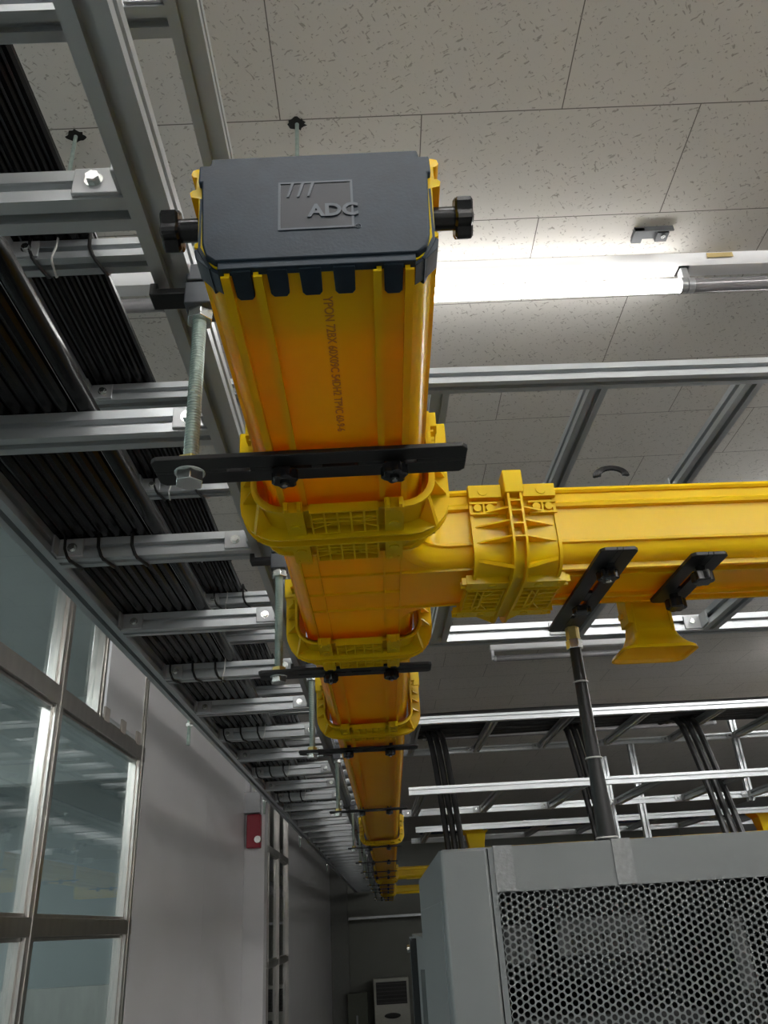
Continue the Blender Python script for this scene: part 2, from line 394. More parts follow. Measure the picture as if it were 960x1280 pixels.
def make_coupler():
    t = thing('duct_coupler', 'coupler', 'duct coupler', (0, 0, 0))
    s_out = U(.009, .0125, r=.030); s_in = U(.006, .0095, r=.028)
    m = MB(); uplate(m, s_out, s_in, -.056, .056)
    # swept end curls of the sleeve
    uplate(m, U(.0125, .016, r=.032), U(.006, .0095, r=.028), -.056, -.052); uplate(m, U(.0125, .016, r=.032), U(.006, .0095, r=.028), .052, .056)
    m.build('sleeve', YEL, t)
    f = MB()
    for y in (-.0095, .0065): uplate(f, U(.031, .026, r=.045, top=.095), U(.008, .0115, r=.029, top=.095), y, y + .003)
    uplate(f, U(.018, .019, r=.037, top=.095), U(.008, .0115, r=.029, top=.095), -.0065, .0065)
    for s in (-1, 1):
        for z in (.018, .036, .054, .068, .084): f.bb(s * .1155, s * .093, -.0065, .0065, z, z + .0022)
    g = f
    for s in (-1, 1):
        for z in (.020, .042, .060):             # tapering gussets from flange to sleeve end
            for q in (-1, 1):
                x0, x1 = s * .092, s * .113
                g.add([(x0, q * .008, z), (x1, q * .008, z), (x0, q * .054, z), (x0, q * .008, z + .0022), (x1, q * .008, z + .0022), (x0, q * .054, z + .0022)],
                      [(0, 1, 2), (3, 5, 4), (0, 3, 4, 1), (1, 4, 5, 2), (2, 5, 3, 0)])
        for q in (-1, 1):                        # bottom corner gusset
            a = Vector((s * .080, q * .008, -.0085)); b = Vector((s * .098, q * .008, -.018)); c = Vector((s * .088, q * .05, -.0035))
            d = Vector((s * .0025, 0, .004))
            g.add([a, b, c, a + d, b + d, c + d], [(0, 1, 2), (3, 5, 4), (0, 3, 4, 1), (1, 4, 5, 2), (2, 5, 3, 0)])
    g.build('flange', YEL, t)
    for s in (-1, 1):                            # side blocks near the top with bosses
        k = MB(); x0, x1 = s * .092, s * .104
        k.bb(s * .0915, s * .0935, -.056, .056, .0565, .099)
        for q in (-1, 1):
            k.bb(x0, x1, q * .014, q * .056, .080, .098); k.bb(x0, x1 - s * .004, q * .020, q * .056, .058, .0605); k.bb(x0, x1 - s * .004, q * .020, q * .056, .073, .0755)
            for yy in (.030, .046):
                k.cyl((x0, q * yy, .067), (x1 - s * .003, q * yy, .067), .0052, 12); 
            for yy in (.038,): k.bb(x0, x1 - s * .004, q * (yy - .0012), q * (yy + .0012), .060, .074)
            k.cyl((x1 - s * .001, q * .038, .089), (x1 + s * .0012, q * .038, .089), .0065, 16)
        k.build('side_clip', YEL, t)
        h = MB().bb(s * .090, s * .118, -.0125, .0125, .0795, .112).bb(s * .090, s * .108, -.010, .010, .112, .118)
        h.build('hook', YEL, t, bevel=.0015)
    for q in (-1, 1):                            # waffle panels below
        w = MB(); y0, y1 = q * .012, q * .060
        ya, yb = min(y0, y1), max(y0, y1)
        for k in range(6): w.bb(-.0345 + k * .0138 - .0011, -.0345 + k * .0138 + .0011, ya, yb, -.0215, -.011)
        for k in range(4):
            yy = ya + (yb - ya) * (0, .28, .45, 1)[k]; w.bb(-.0354, .0354, yy - .0011, yy + .0011, -.0215, -.011)
        w.bb(-.0354, .0354, ya, yb, -.0135, -.0115)
        for k in (-1, 1):
            for j in (-1, 1): w.prism([(-.0008, -.0055), (.0008, -.0055), (.0008, .0055), (-.0008, .0055)], (k * .0345, (ya + yb) / 2 - .011 * j, -.0165), (k * .012, (ya + yb) / 2, -.0165), (0, 1, 0), (0, 0, 1))
        w.build('waffle_panel', YEL, t)
    for s in (-1, 1):
        for q in (-1, 1):
            c = MB().bb(s * .042, s * .062, q * .010, q * .064, -.0215, -.009)
            c.bb(s * .0435, s * .0475, q * .064, q * .070, -.0215, -.012).bb(s * .0565, s * .0605, q * .064, q * .070, -.0215, -.012)
            c.cyl((s * .052, q * .030, -.0215), (s * .052, q * .030, -.0235), .0055, 14).cyl((s * .047, q * .056, -.0215), (s * .047, q * .056, -.0225), .0016, 8).cyl((s * .057, q * .056, -.0215), (s * .057, q * .056, -.0225), .0016, 8)
            c.build('bottom_clip', YEL, t, bevel=.001)
    return t
cp = make_coupler()
cps = [(.787, 'first yellow coupler from the end cap, joining the short duct to the tee'),
       (1.222, 'second yellow coupler, at the far side of the nearest tee'),
       (1.80, 'third yellow coupler, between the second and third hanger bars'),
       (4.45, 'fourth yellow coupler along the duct, beyond the fourth hanger bar'),
       (8.27, 'yellow coupler in front of the distant second tee'), (8.73, 'yellow coupler just past the distant second tee'),
       (12.27, 'yellow coupler in front of the farthest tee'), (12.73, 'yellow coupler just past the farthest tee')]
for i, (y, lab) in enumerate(cps):
    o = cp if i == 0 else copy_tree(cp)
    o.location = (cx(y), y, ZD); o.rotation_euler.z = RZ; o['label'] = lab; o['group'] = 'yellow duct couplers'

def make_tee():
    t = thing('duct_tee', 'tee', 'duct tee', (0, 0, 0)); R = .065; e = .063; XL = .192
    # local: run along Y, branch to +X ending at XL
    H = .205
    prof = [(x - e, z) for x, z in SIDE]
    m = MB()
    m.prism([(-a, b) for a, b in prof], (-e, -H, 0), (-e, H, 0), (1, 0, 0), (0, 0, 1))
    for s in (-1, 1):
        path = [(e, -H), (e, -(e + R) - .001)]; nor = [(1, 0), (1, 0)]
        for k in range(1, 13):
            a = (PI / 2) * k / 12
            path.append((e + R - R * math.cos(a), -(e + R) + R * math.sin(a))); nor.append((math.cos(a), -math.sin(a)))
        path.append((XL, -e)); nor.append((0, -1))
        rings = [[(x + nx * a, -s * (y + ny * a) * -1 if False else s * (y + ny * a) * 1, b) for a, b in prof] for (x, y), (nx, ny) in zip(path, nor)]
        m.loft(rings)
    # floor of the tee
    out = [(-e, -H), (e, -H), (e, -(e + R))]
    for k in range(1, 13):
        a = (PI / 2) * k / 12; out.append((e + R - R * math.cos(a), -(e + R) + R * math.sin(a)))
    out += [(XL, -e), (XL, e)]
    for k in range(12, 0, -1):
        a = (PI / 2) * k / 12; out.append((e + R - R * math.cos(a), (e + R) - R * math.sin(a)))
    out += [(e, e + R), (e, H), (-e, H)]
    m.prism(out, (0, 0, .0002), (0, 0, .0035), (1, 0, 0), (0, 1, 0))
    m.build('body', YEL, t)
    r = MB()
    for x in (-.041, .041, .062): r.bb(x - .0011, x + .0011, -H, H, -.003, .0005)
    r.bb(-.0631, -.0609, -H, H, -.003, .0005)
    for y in (-.062, 0, .062): r.bb(-.063, XL if abs(y) > .01 else .062, y - .0011, y + .0011, -.003, .0005)
    r.build('stiffening_rib', YEL, t)
    return t
tee = make_tee()
tees = [(1.005, 'large yellow tee fitting where the near branch duct leaves to the right'), (8.5, 'distant second yellow tee fitting beyond the cabinet corner'), (12.5, 'farthest yellow tee fitting at the end of the duct')]
for i, (y, lab) in enumerate(tees):
    o = tee if i == 0 else copy_tree(tee)
    o.location = (cx(y), y, ZD); o.rotation_euler.z = RZ; o['label'] = lab
duct('second yellow duct length, between the nearest tee and the third coupler', 1.213, 1.798)
duct('long yellow duct length crossing the third and fourth hanger bars', 1.801, 4.449)
duct('yellow duct length running from the fourth coupler to the second tee', 4.451, 8.292)
duct('yellow duct length between the second and the farthest tee', 8.708, 12.292)
duct('last visible yellow duct length beyond the farthest tee', 12.708, 16.0)
# branch run to the right
BR = math.radians(2.2)
bo_ = Vector((cx(1.005) + .150, 1.005, ZD))
def branch(x0, x1, label, origin=bo_, rz=BR, group='yellow branch ducts'):
    t = thing('cable_duct', label, 'cable duct', origin + Vector((math.cos(rz) * x0, math.sin(rz) * x0, 0)), rz - PI / 2, group)
    MB().prism(DUCT, (0, 0, 0), (0, x1 - x0, 0), (1, 0, 0), (0, 0, 1)).build('trough', YEL, t)
    return t
branch(.044, 2.8, 'large yellow branch duct crossing to the right edge of the picture')
o = copy_tree(cp); o.location = bo_ + Vector((.056, .002, 0)); o.rotation_euler.z = BR - PI / 2
o['label'] = 'yellow coupler joining the near tee to the branch duct'; o['group'] = 'yellow duct couplers'
for (y, L, lab) in ((8.5, .55, 'short yellow stub duct on the distant second tee'), (12.5, .55, 'short yellow stub duct on the farthest tee')):
    branch(0.044, L, lab, Vector((cx(y) + .15, y, ZD)), 0)
# distant duct behind the cabinet with two risers
far = branch(0, 3.4, 'distant yellow duct crossing behind the cabinet', Vector((.55, 6.75, ZD)), 0, None)
for x, lab in ((.72, 'yellow riser fitting showing above the left end of the cabinet'), (3.02, 'yellow riser fitting at the right edge above the cabinet')):
    t = thing('duct_riser', lab, 'duct riser', (x, 6.75, ZD + .0))
    def rect(w, d, z): return [(-w, -d, z), (w, -d, z), (w, d, z), (-w, d, z)]
    MB().loft([rect(.06, .06, .005), rect(.06, .06, .12), rect(.075, .075, .20), rect(.11, .09, .235), rect(.11, .09, .245)]).build('neck', YEL, t, bevel=.004)
    MB().loft([rect(.035, .03, .24), rect(.045, .04, .265), rect(.02, .03, .275)]).build('clip', YEL, t)

# trumpet spill-out under the branch
tr = thing('spillout_trumpet', 'yellow flared spill-out trumpet hanging from the branch duct', 'duct outlet', (.405, 1.125, ZD), BR)
def rr_ring(w, d, z, rad, yo=0, xo=0, n=5):
    pts = []
    for (sx, sy, a0) in ((1, 1, 0), (-1, 1, PI / 2), (-1, -1, PI), (1, -1, 3 * PI / 2)):
        for k in range(n + 1):
            a = a0 + (PI / 2) * k / n; pts.append((xo + sx * (w - rad) + rad * math.cos(a), yo + sy * (d - rad) + rad * math.sin(a), z))
    return pts
tw = [(.030, .022, .030, .006), (.0285, .022, .0, .006), (.0285, .022, -.028, .006), (.031, .024, -.042, .008), (.037, .028, -.054, .012), (.045, .034, -.063, .015), (.054, .040, -.069, .018), (.0555, .041, -.0735, .018)]
rings = [rr_ring(w, d, z, r_) for w, d, z, r_ in tw] + [rr_ring(w - .0035, d - .0035, z + .0005, max(.003, r_ - .003)) for w, d, z, r_ in reversed(tw)]
MB().loft(rings, cap=False).build('trumpet', YEL, tr)
b = MB()
for x in (-.026, .026): b.bb(x - .002, x + .002, -.026, -.020, -.045, .03)
b.bb(-.036, -.0255, -.022, .012, -.03, .035).bb(-.0255, .026, -.024, -.0215, -.04, -.03).bb(-.040, -.028, -.004, .006, -.018, -.010)
b.build('mounting_rib', YEL, tr)

# end cap
ec = thing('duct_end_cap', 'blue-black end cap closing the near end of the yellow duct', 'end cap', (cx(.4), .405, ZD), RZ)
def cap_outline(k=0.):
    w1, w0 = .0800 - k, .0725 - k
    return [(-w0 + .004, .003 + k), (w0 - .004, .003 + k), (w0 + .0025, .009), (w0 + .0055, .020), (w0 + .0085, .078), (w0 + .0085, .080), (w1 + .0035, .080), (w1 + .0035, .097), (w1 - .004, .097), (w1 - .005, .104 - k), (-w1 + .005, .104 - k), (-w1 + .004, .097), (-w1 - .0035, .097), (-w1 - .0035, .080), (-w0 - .0085, .080), (-w0 - .0085, .078), (-w0 - .0055, .020), (-w0 - .0025, .009)]
# face plate with a rectangular window for the sunk logo panel
face = MB(); lx0, lx1, lz0, lz1 = -.0245, .0250, .0300, .0735
o_ = cap_outline(); face.prism(o_, (0, -.0055, 0), (0, .004, 0), (1, 0, 0), (0, 0, 1))
fo = face.build('face_plate', CAPB, ec, bevel=.0015)
# logo: sunk panel drawn by a raised rim, three slashes and letters
rim = MB(); y = -.0062
for (a, b_, c, d) in ((lx0 - .0016, lx1 + .0016, lz0 - .0016, lz0), (lx0 - .0016, lx1 + .0016, lz1, lz1 + .0016), (lx0 - .0016, lx0, lz0, lz1), (lx1, lx1 + .0016, lz0, lz1)): rim.bb(a, b_, y, -.0054, c, d)
rim.build('logo_rim', LOGOM, ec)
MB().bb(lx0, lx1, -.0057, -.0053, lz0, lz1).build('logo_field', mat('sunk_dark_plastic', (.008, .012, .020), .55), ec)
sl = MB()
for k in range(3):
    xb = lx0 + .0045 + k * .0072
    sl.prism([(xb, lz1 - .0135), (xb + .0016, lz1 - .0135), (xb + .0052, lz1), (xb + .0030, lz1)], (0, -.0064, 0), (0, -.0055, 0), (1, 0, 0), (0, 0, 1))
sl.build('logo_slash', LOGOM, ec)
Mf = Matrix.Translation((lx0 + .0195, -.0060, lz0 + .0150)) @ Matrix.Rotation(PI / 2, 4, 'X')
tx = text_mesh('logo_lettering', 'ADC', .0165, .0006, LOGOM, ec, Mf, .0005)
tx2 = text_mesh('trademark_sign', '\u00ae', .006, .0003, LOGOM, ec, Matrix.Translation((lx1 + .002, -.0058, lz0 - .001)) @ Matrix.Rotation(PI / 2, 4, 'X'))
sk = MB()
for s in (-1, 1): sk.prism([(s * .0735, .001), (s * .0825, .020), (s * .0835, .07), (s * .0805, .07), (s * .0795, .022), (s * .071, .003)], (0, 0, 0), (0, .024, 0), (1, 0, 0), (0, 0, 1))
sk.bb(-.067, .067, -.004, .003, -.0030, .0040)
for (a, b_, L_) in ((-.0585, -.0450, .026), (-.0345, -.0205, .024), (-.0125, .0025, .024), (.0105, .0255, .024), (.0450, .0585, .026)):
    sk.prism([(a, -.002), (b_, -.002), (b_ - .0005, L_ - .003), (b_ - .0025, L_), (a + .0025, L_), (a + .0005, L_ - .003)], (0, 0, -.0040), (0, 0, -.0002), (1, 0, 0), (0, 1, 0))
for s in (-1, 1): sk.prism([(s * .0665, -.0035), (s * .0755, .0035), (s * .0830, .012), (s * .0845, .0205), (s * .0825, .0215), (s * .0795, .0135), (s * .0750, .0065), (s * .0670, .0005)], (0, .0005, 0), (0, .020, 0), (1, 0, 0), (0, 0, 1))
sk.build('skirt', CAPB, ec, bevel=.0006)
for s in (-1, 1):
    kn = MB().cyl((s * .084, .020, .060), (s * .101, .020, .060), .0085, 20).star((s * .100, .020, .060), (s * .113, .020, .060), .0145)
    kn.build('clamp_knob', KNOB, ec)

# ------------------------------------------------------------------ hangers
def slotbar(L, W, T, fills, slot=.006):
    """flat bar along X centred on origin, z from -T to 0, with a slot broken at the fill places"""
    m = MB(); w = (W - slot) / 2
    for s in (-1, 1):
        y0 = s * slot / 2; y1 = s * W / 2
        m.prism([(-L / 2, y0), (L / 2, y0), (L / 2, y1 - s * .005), (L / 2 - .005, y1), (-L / 2 + .005, y1), (-L / 2, y1 - s * .005)], (0, 0, -T), (0, 0, 0), (1, 0, 0), (0, 1, 0))
    for a, b in fills: m.bb(a, b, -slot / 2, slot / 2, -T, 0)
    return m
def make_hanger():
    t = thing('duct_hanger', 'hanger', 'duct hanger', (0, 0, 0))
    ztop = -.0078                                  # underside of the duct rails
    bar = slotbar(.292, .046, .005, ((-.146, -.080), (-.058, -.036), (.000, .010), (.044, .068), (.099, .146)))
    o = bar.build('slotted_bar', BLK, t, bevel=.0008); o.location = (-.026, 0, ztop)
    for s in (-1, 1):
        k = MB().star((s * .0515, .004, ztop - .006), (s * .0515, .004, ztop - .019), .0118, 6, .12).cyl((s * .0515, .004, ztop - .019), (s * .0515, .004, ztop - .021), .0045, 12)
        kk = k.build('knob', KNOB, t)
        MB().cyl((s * .0515, .004, ztop - .0205), (s * .0515, .004, ztop - .0225), .0026, 10).build('bolt_tip', ZINC, kk)
        MB().bb(s * .0515 - .007, s * .0515 + .007, -.010, .018, ztop + .0002, -.0002).build('rail_nut', BLK, t)
    rx = -.140
    rod = MB(); zz = ztop - .016; 
    n = 150; Hh = .232
    for_r = [(rx, 0, zz + Hh * i / n) for i in range(n + 1)]
    rod.tube(for_r, [.0073 if i % 2 else .0067 for i in range(n + 1)], 14); rod.build('threaded_rod', ZROD, t)
    MB().cyl((rx, 0, ztop - .005), (rx, 0, ztop - .0175), .0135, 6).cyl((rx, 0, ztop - .005), (rx, 0, ztop - .0065), .0145, 20).build('hex_nut', ZINC, t, bevel=.0008)
    MB().cyl((rx, 0, ztop + .0002), (rx, 0, ztop + .0095), .0125, 6).build('lock_nut', OLIVE, t, bevel=.0008)
    z = .168
    MB().cyl((rx, 0, z), (rx, 0, z + .013), .0140, 6).build('top_nut', ZINC, t, bevel=.0008)
    c = MB().bb(rx - .014, rx + .014, -.016, .016, z + .013, z + .042).bb(rx - .013, rx + .013, -.017, .015, z + .044, z + .066)
    cl = c.build('beam_clamp', GREY, t, bevel=.0015)
    MB().bb(rx - .052, rx - .0135, -.012, .012, z + .030, z + .038).bb(rx - .052, rx - .044, -.012, .012, z + .036, z + .046).build('clamp_jaw', BLK, t, bevel=.001)
    MB().cyl((rx + .014, -.002, z + .026), (rx + .022, -.002, z + .026), .011, 6).build('clamp_bolt', ZINC, cl)
    return t
hg = make_hanger()
hy = [.648, 1.335, 2.02, 3.18, 4.75, 5.9, 7.0, 7.8, 9.3, 10.3, 11.3, 13.4, 14.6]
for i, y in enumerate(hy):
    o = hg if i == 0 else copy_tree(hg)
    o.location = (cx(.7), y, ZD)
    o['label'] = 'black slotted hanger bar with threaded rod under the yellow duct, %s from the end cap' % ORD[i]; o['group'] = 'duct hangers off the ladder rail'
# brackets under the branch duct
br1 = thing('duct_bracket', 'long black slotted bracket under the branch duct, above the black post', 'duct bracket', (.298, 1.030, ZD - .0078), BR)
bb_ = slotbar(.300, .047, .005, ((-.15, -.080), (-.01, .02), (.09, .15)), .007).build('slotted_bar', BLK, br1, bevel=.0008); bb_.rotation_euler.z = PI / 2
MB().star((0, -.090, -.006), (0, -.090, -.019), .0125, 6, .14).cyl((0, -.108, -.005), (0, -.108, -.010), .005, 12).build('knob', KNOB, br1)
MB().cyl((0, -.090, -.019), (0, -.090, -.0215), .004, 10).build('bolt_tip', ZINC, br1)
MB().star((0, .04, -.006), (0, .04, -.016), .0115, 6, .14).build('knob', KNOB, br1)
br2 = thing('duct_bracket', 'short black bracket with two knobs under the branch duct, right of the trumpet', 'duct bracket', (.422, .992, ZD - .0078), BR)
bb_ = slotbar(.165, .047, .005, ((-.0825, -.03), (.03, .0825)), .007).build('slotted_bar', BLK, br2, bevel=.0008); bb_.rotation_euler.z = PI / 2
for y in (-.045, .050):
    k = MB().cyl((0, y, -.005), (0, y, -.014), .006, 12).star((0, y, -.012), (0, y, -.027), .0125, 6, .14).build('knob', KNOB, br2)
# post standing on the cabinet
RT = .0855                                        # cabinet top
ps = thing('support_post', 'black sleeved post standing on the grey cabinet and holding the branch bracket', 'post', (.302, 1.163, RT))
Hp = ZD - .0128 - RT
MB().tube([(0, 0, 0), (0, 0, .02), (0, 0, .06), (0, 0, .10), (0, 0, Hp * .55), (0, 0, Hp - .032)], [.0135, .0130, .0115, .0100, .0095, .0085], 16).build('sleeve', CABLE2, ps)
MB().cyl((0, 0, Hp - .034), (0, 0, Hp - .020), .0125, 6).build('nut', ZINC, ps, bevel=.0008)
MB().cyl((0, 0, Hp - .0205), (0, 0, Hp), .0105, 6).build('lock_nut', OLIVE, ps, bevel=.0008)
for z, r in ((Hp * .72, .0108), (Hp * .36, .0112), (.004, .0148)):
    MB().tube([(r * math.cos(a * PI / 8), r * math.sin(a * PI / 8), z) for a in range(17)], .0012, 6).build('white_tie', TIEW, ps)

# ------------------------------------------------------------------ grey cabinet
RX0, RY, RX1, RY1 = .0735, 1.14, .83, 1.95
rk = thing('equipment_cabinet', 'large grey steel cabinet with perforated door at lower right', 'cabinet', ((RX0 + RX1) / 2, (RY + RY1) / 2, FLOOR))
def L(x, y, z): return (x - (RX0 + RX1) / 2, y - (RY + RY1) / 2, z - FLOOR)
b = MB()
def bbx(mb, x0, x1, y0, y1, z0, z1):
    a = L(x0, y0, z0); c = L(x1, y1, z1); return mb.bb(a[0], c[0], a[1], c[1], a[2], c[2])
T = .002
bbx(b, RX0, RX0 + T, RY + .004, RY1, FLOOR + .0, RT); bbx(b, RX1 - T, RX1, RY + .004, RY1, FLOOR, RT); bbx(b, RX0, RX1, RY1 - T, RY1, FLOOR, RT)
bbx(b, RX0, RX1, RY + .004, RY1, RT - T, RT); bbx(b, RX0, RX1, RY + .004, RY1, FLOOR, FLOOR + .06)
b.build('body', RACK, rk)
b = MB(); bbx(b, RX0, .1355, RY, RY + .018, FLOOR + .01, RT); b.build('corner_post', RACK, rk, bevel=.004)
b = MB(); bbx(b, RX0 - .0012, RX0 + .001, RY + .05, RY1 - .05, FLOOR + .06, RT - .06); b.build('side_panel', RACK, rk, bevel=.001)
dx0, dz1 = .1435, .0300
p = .00865
dr = MB()
bbx(dr, .1362, RX1, RY + .0005, RY + .0025, dz1 + .0005, RT - .0015)
bbx(dr, .1362, dx0, RY + .0005, RY + .0025, FLOOR + .05, dz1 + .001)
bbx(dr, RX1 - .05, RX1, RY + .0005, RY + .0025, FLOOR + .05, dz1 + .001)
bbx(dr, dx0, RX1 - .05, RY + .0005, RY + .0025, FLOOR + .05, -1.0)
door = dr.build('door', RACK, rk)
pm = MB(); cols = int((RX1 - .05 - dx0) / (p * .866)); rows = int((dz1 + 1.0) / p); hr = .0034; V = []; F = []
for i in range(cols):
    for j in range(rows):
        x = dx0 + p / math.sqrt(3) + i * p * .866; z = dz1 - p * .5 - j * p - (p / 2 if i % 2 else 0)
        q = L(x, RY, z); o0 = len(V)
        for k in range(12):
            a = k * PI / 6; R_ = p / math.sqrt(3) if k % 2 == 0 else p / 2
            V.append((q[0] + R_ * math.cos(a), q[1], q[2] + R_ * math.sin(a)))
        for k in range(12):
            a = k * PI / 6; V.append((q[0] + hr * math.cos(a), q[1], q[2] + hr * math.sin(a)))
        for k in range(12):
            F.append((o0 + k, o0 + (k + 1) % 12, o0 + 12 + (k + 1) % 12, o0 + 12 + k))
pm.v = V; pm.f = F; pm.build('perforated_sheet', mat('grey_painted_perforated_steel', (.125, .137, .137), .55, 0, .02, 3), door)
hd = MB(); bbx(hd, RX1 - .04, RX1 - .015, RY - .02, RY, -.95, -.75); hd.build('handle', BLK, door, bevel=.003)
# equipment inside
def unit(x0, x1, y0, y1, z0, z1, lab, m=CHAS):
    t = thing('rack_unit', lab, 'equipment', ((x0 + x1) / 2, y0, z0))
    MB().bb(-(x1 - x0) / 2, (x1 - x0) / 2, 0, y1 - y0, 0, z1 - z0).build('casing', m, t, bevel=.003)
    f = MB()
    for k in range(8): f.bb(-(x1 - x0) / 2 + .02 + k * (x1 - x0 - .04) / 8, -(x1 - x0) / 2 + .02 + (k + .6) * (x1 - x0 - .04) / 8, -.004, 0, .006, (z1 - z0) * .55)
    f.build('front_module', DARK if m is CHAS else GREYP, t)
unit(.150, .192, RY + .06, RY + .3, -.055, -.006, 'small silver unit behind the perforated door, at its upper left')
unit(.222, .345, RY + .06, RY + .3, -.050, -.002, 'wide silver unit behind the perforated door, at top centre')
unit(.452, .475, RY + .06, RY + .3, -.20, -.014, 'tall narrow silver unit behind the perforated door, at the right edge')
bp_ = MB().bb(-.33, .33, 0, .004, 0, 1.9).bb(-.33, -.30, -.02, 0, 0, 1.9).bb(.30, .33, -.02, 0, 0, 1.9)
bp_.build('dark_backing', RACKD, rk).location = (0, RY + .35 - (RY + RY1) / 2, .06)  # dark sheet added inside so the door holes look shaded
unit(.16, .42, RY + .12, RY + .8, -.30, -.12, 'dark equipment shelf behind the perforated door, below the silver units', RACKD)
for x, z1_, lab in ((.3125, RT, 'clear tape strip below the black post on the cabinet top band'), (.1555, RT, 'clear tape strip at the upper left corner of the cabinet door')):
    tp = MB().bb(-.0125, .0125, -.0012, 0, -.054, 0).bb(-.0125, .0125, -.0012, .02, 0, .0006)
    o = tag(tp.build('tape_strip', TAPE), lab, 'tape'); o.location = (x, RY - .0002, z1_ - .0 + .0002)
# second, lower cabinet row behind
t = thing('equipment_cabinet', 'second grey cabinet with a dark door edge, behind the perforated one', 'cabinet', (.500, 2.9, FLOOR))
MB().bb(-.41, .32, -.66, .55, 0, 2.1 - .03).build('body', RACK, t, bevel=.004)
MB().bb(-.430, -.409, .06, .16, 0, 2.06).build('door_edge', RACKD, t)
MB().bb(-.421, -.410, .50, .55, 0, 2.06).build('edge_strip', GREYP, t)
MB().bb(-.425, -.409, -.62, -.58, 0.2, 2.0).build('side_rib', RACK, t)
MB().cyl((-.425, .12, 2.03), (-.440, .12, 2.03), .012, 10).build('latch', ZINC, t)

# ------------------------------------------------------------------ lights and ceiling hardware
CE = 1.55
def tube_light(x, y, lab, lit=True, L_=1.18, group='fluorescent battens'):
    t = thing('fluorescent_light', lab, 'ceiling light', (x, y, CE), 0.012, group)
    MB().prism([(-.035, 0), (.035, 0), (.028, -.022), (.020, -.030), (-.020, -.030), (-.028, -.022)], (-L_ / 2 - .02, 0, 0), (L_ / 2 + .02, 0, 0), (0, 1, 0), (0, 0, 1)).build('batten', PANEL, t)
    MB().cyl((-L_ / 2 + .012, 0, -.082), (L_ / 2 - .012, 0, -.082), .0185, 24).build('tube', (TUBEN if lit == 2 else TUBE) if lit else UNLIT, t)
    for s in (-1, 1):
        MB().cyl((s * (L_ / 2 - .013), 0, -.082), (s * (L_ / 2 + .004), 0, -.082), .0205, 20).build('end_cap', GREYP, t)
        MB().bb(s * (L_ / 2 - .002), s * (L_ / 2 + .014), -.012, .012, -.090, -.024).build('lamp_holder', GREYP if lit else PANEL, t)
    return t
tube_light(.285, 1.61, 'lit fluorescent tube on the ceiling beside the yellow end cap', 2)
u = tube_light(1.475, 1.625, 'unlit grey tube continuing to the right of the lit one', False)
MB().bb(-.535, -.465, -.036, -.0345, -.018, -.003).build('maker_label', LABEL, u)
tube_light(-.95, 1.595, 'unlit fluorescent tube above the ladders near the partition', False)
for j, y in enumerate((-.25, -1.9)):
    for i, x in enumerate(((-.35, .9, 2.15, 3.4), (.9, 2.15))[j]):
        tube_light(x, y, 'lit fluorescent tube behind the camera, %s row, %s from the partition' % (['nearer', 'farther'][j], ORD[i]), True)
for i, (x, y) in enumerate(((2.7, 1.63), (3.95, 1.63), (2.25, 3.3), (3.5, 3.3), (3.45, 5.0), (4.7, 5.0), (4.2, 6.4), (5.4, 6.4))):  # tubes of the deeper rows are unseen, added to brighten the left wall
    tube_light(x, y, ['lit fluorescent tube right of the picture in the row of the visible one, left', 'lit fluorescent tube right of the picture in the row of the visible one, right',
     'hidden lit tube added in the row behind the visible one, left', 'hidden lit tube added in the row behind the visible one, right', 'unseen lit tube added level with the far ladders, left', 'unseen lit tube added level with the far ladders, right',
     'unseen lit tube added far right beyond the cabinet, left one', 'unseen lit tube added far right beyond the cabinet, right one'][i], True)
tube_light(1.35, 4.95, 'unlit fluorescent batten between the near and far ladders', False)
tube_light(-2.6 + 3.6, 7.3, 'unlit fluorescent batten seen through the far ladders, left one', False)
tube_light(2.45, 7.3, 'unlit fluorescent batten seen through the far ladders, right one', False)
c = thing('ceiling_clip', 'small grey metal bracket on the ceiling above the lit tube end', 'bracket', (.765, 1.50, CE)); CLIPM = mat('dull_galvanised_clip', (.10, .105, .11), .5, .3)
MB().bb(-.045, .045, -.012, .020, -.006, 0).bb(-.045, -.020, -.016, .026, -.014, -.004).bb(.015, .045, -.008, .022, -.016, -.004).bb(-.045, .055, -.016, -.013, -.016, 0).build('plate', CLIPM, c)
MB().cyl((.030, 0, -.016), (.030, 0, -.022), .006, 8).build('screw', ZINC, c)
def hole(mb, r, seed):
    rn = random.Random(seed); n = 22
    pts = [((r * (1 + rn.uniform(-.25, .3))) * math.cos(2 * PI * i / n), (r * .8 * (1 + rn.uniform(-.25, .3))) * math.sin(2 * PI * i / n)) for i in range(n)]
    return mb.prism(pts, (0, 0, -.0012), (0, 0, -.0001), (1, 0, 0), (0, 1, 0))
for x, y, zb, lab in ((-.586, 1.158, 1.04, 'thin ceiling rod in a ragged hole, above the ladder rail at upper left'),
                      (-.108, 1.15, .56, 'thin ceiling rod in a ragged hole just above the end cap')):
    t = thing('suspension_rod', lab, 'suspension rod', (x, y, CE))
    MB().cyl((0, 0, 0), (0, 0, zb - CE), .0042, 10).build('rod', ZROD, t)
    hole(MB(), .018, int(x * 1000)).build('ragged_hole', HOLE, t)
for i in range(3):
    r = .028 + i * .005
    P_ = [(.665 + r * 1.2 * math.cos(a * PI / 12), 1.875 + .002 * i, 1.045 + .75 * r * math.sin(a * PI / 12)) for a in range(13)]
    tag(MB().tube(P_, .005, 8).build('cable_loop', CABLE), '%s loop of thin black cable on the ladder above the branch duct' % ['inner', 'middle', 'outer'][i], 'cable', 'cable loops above the branch')

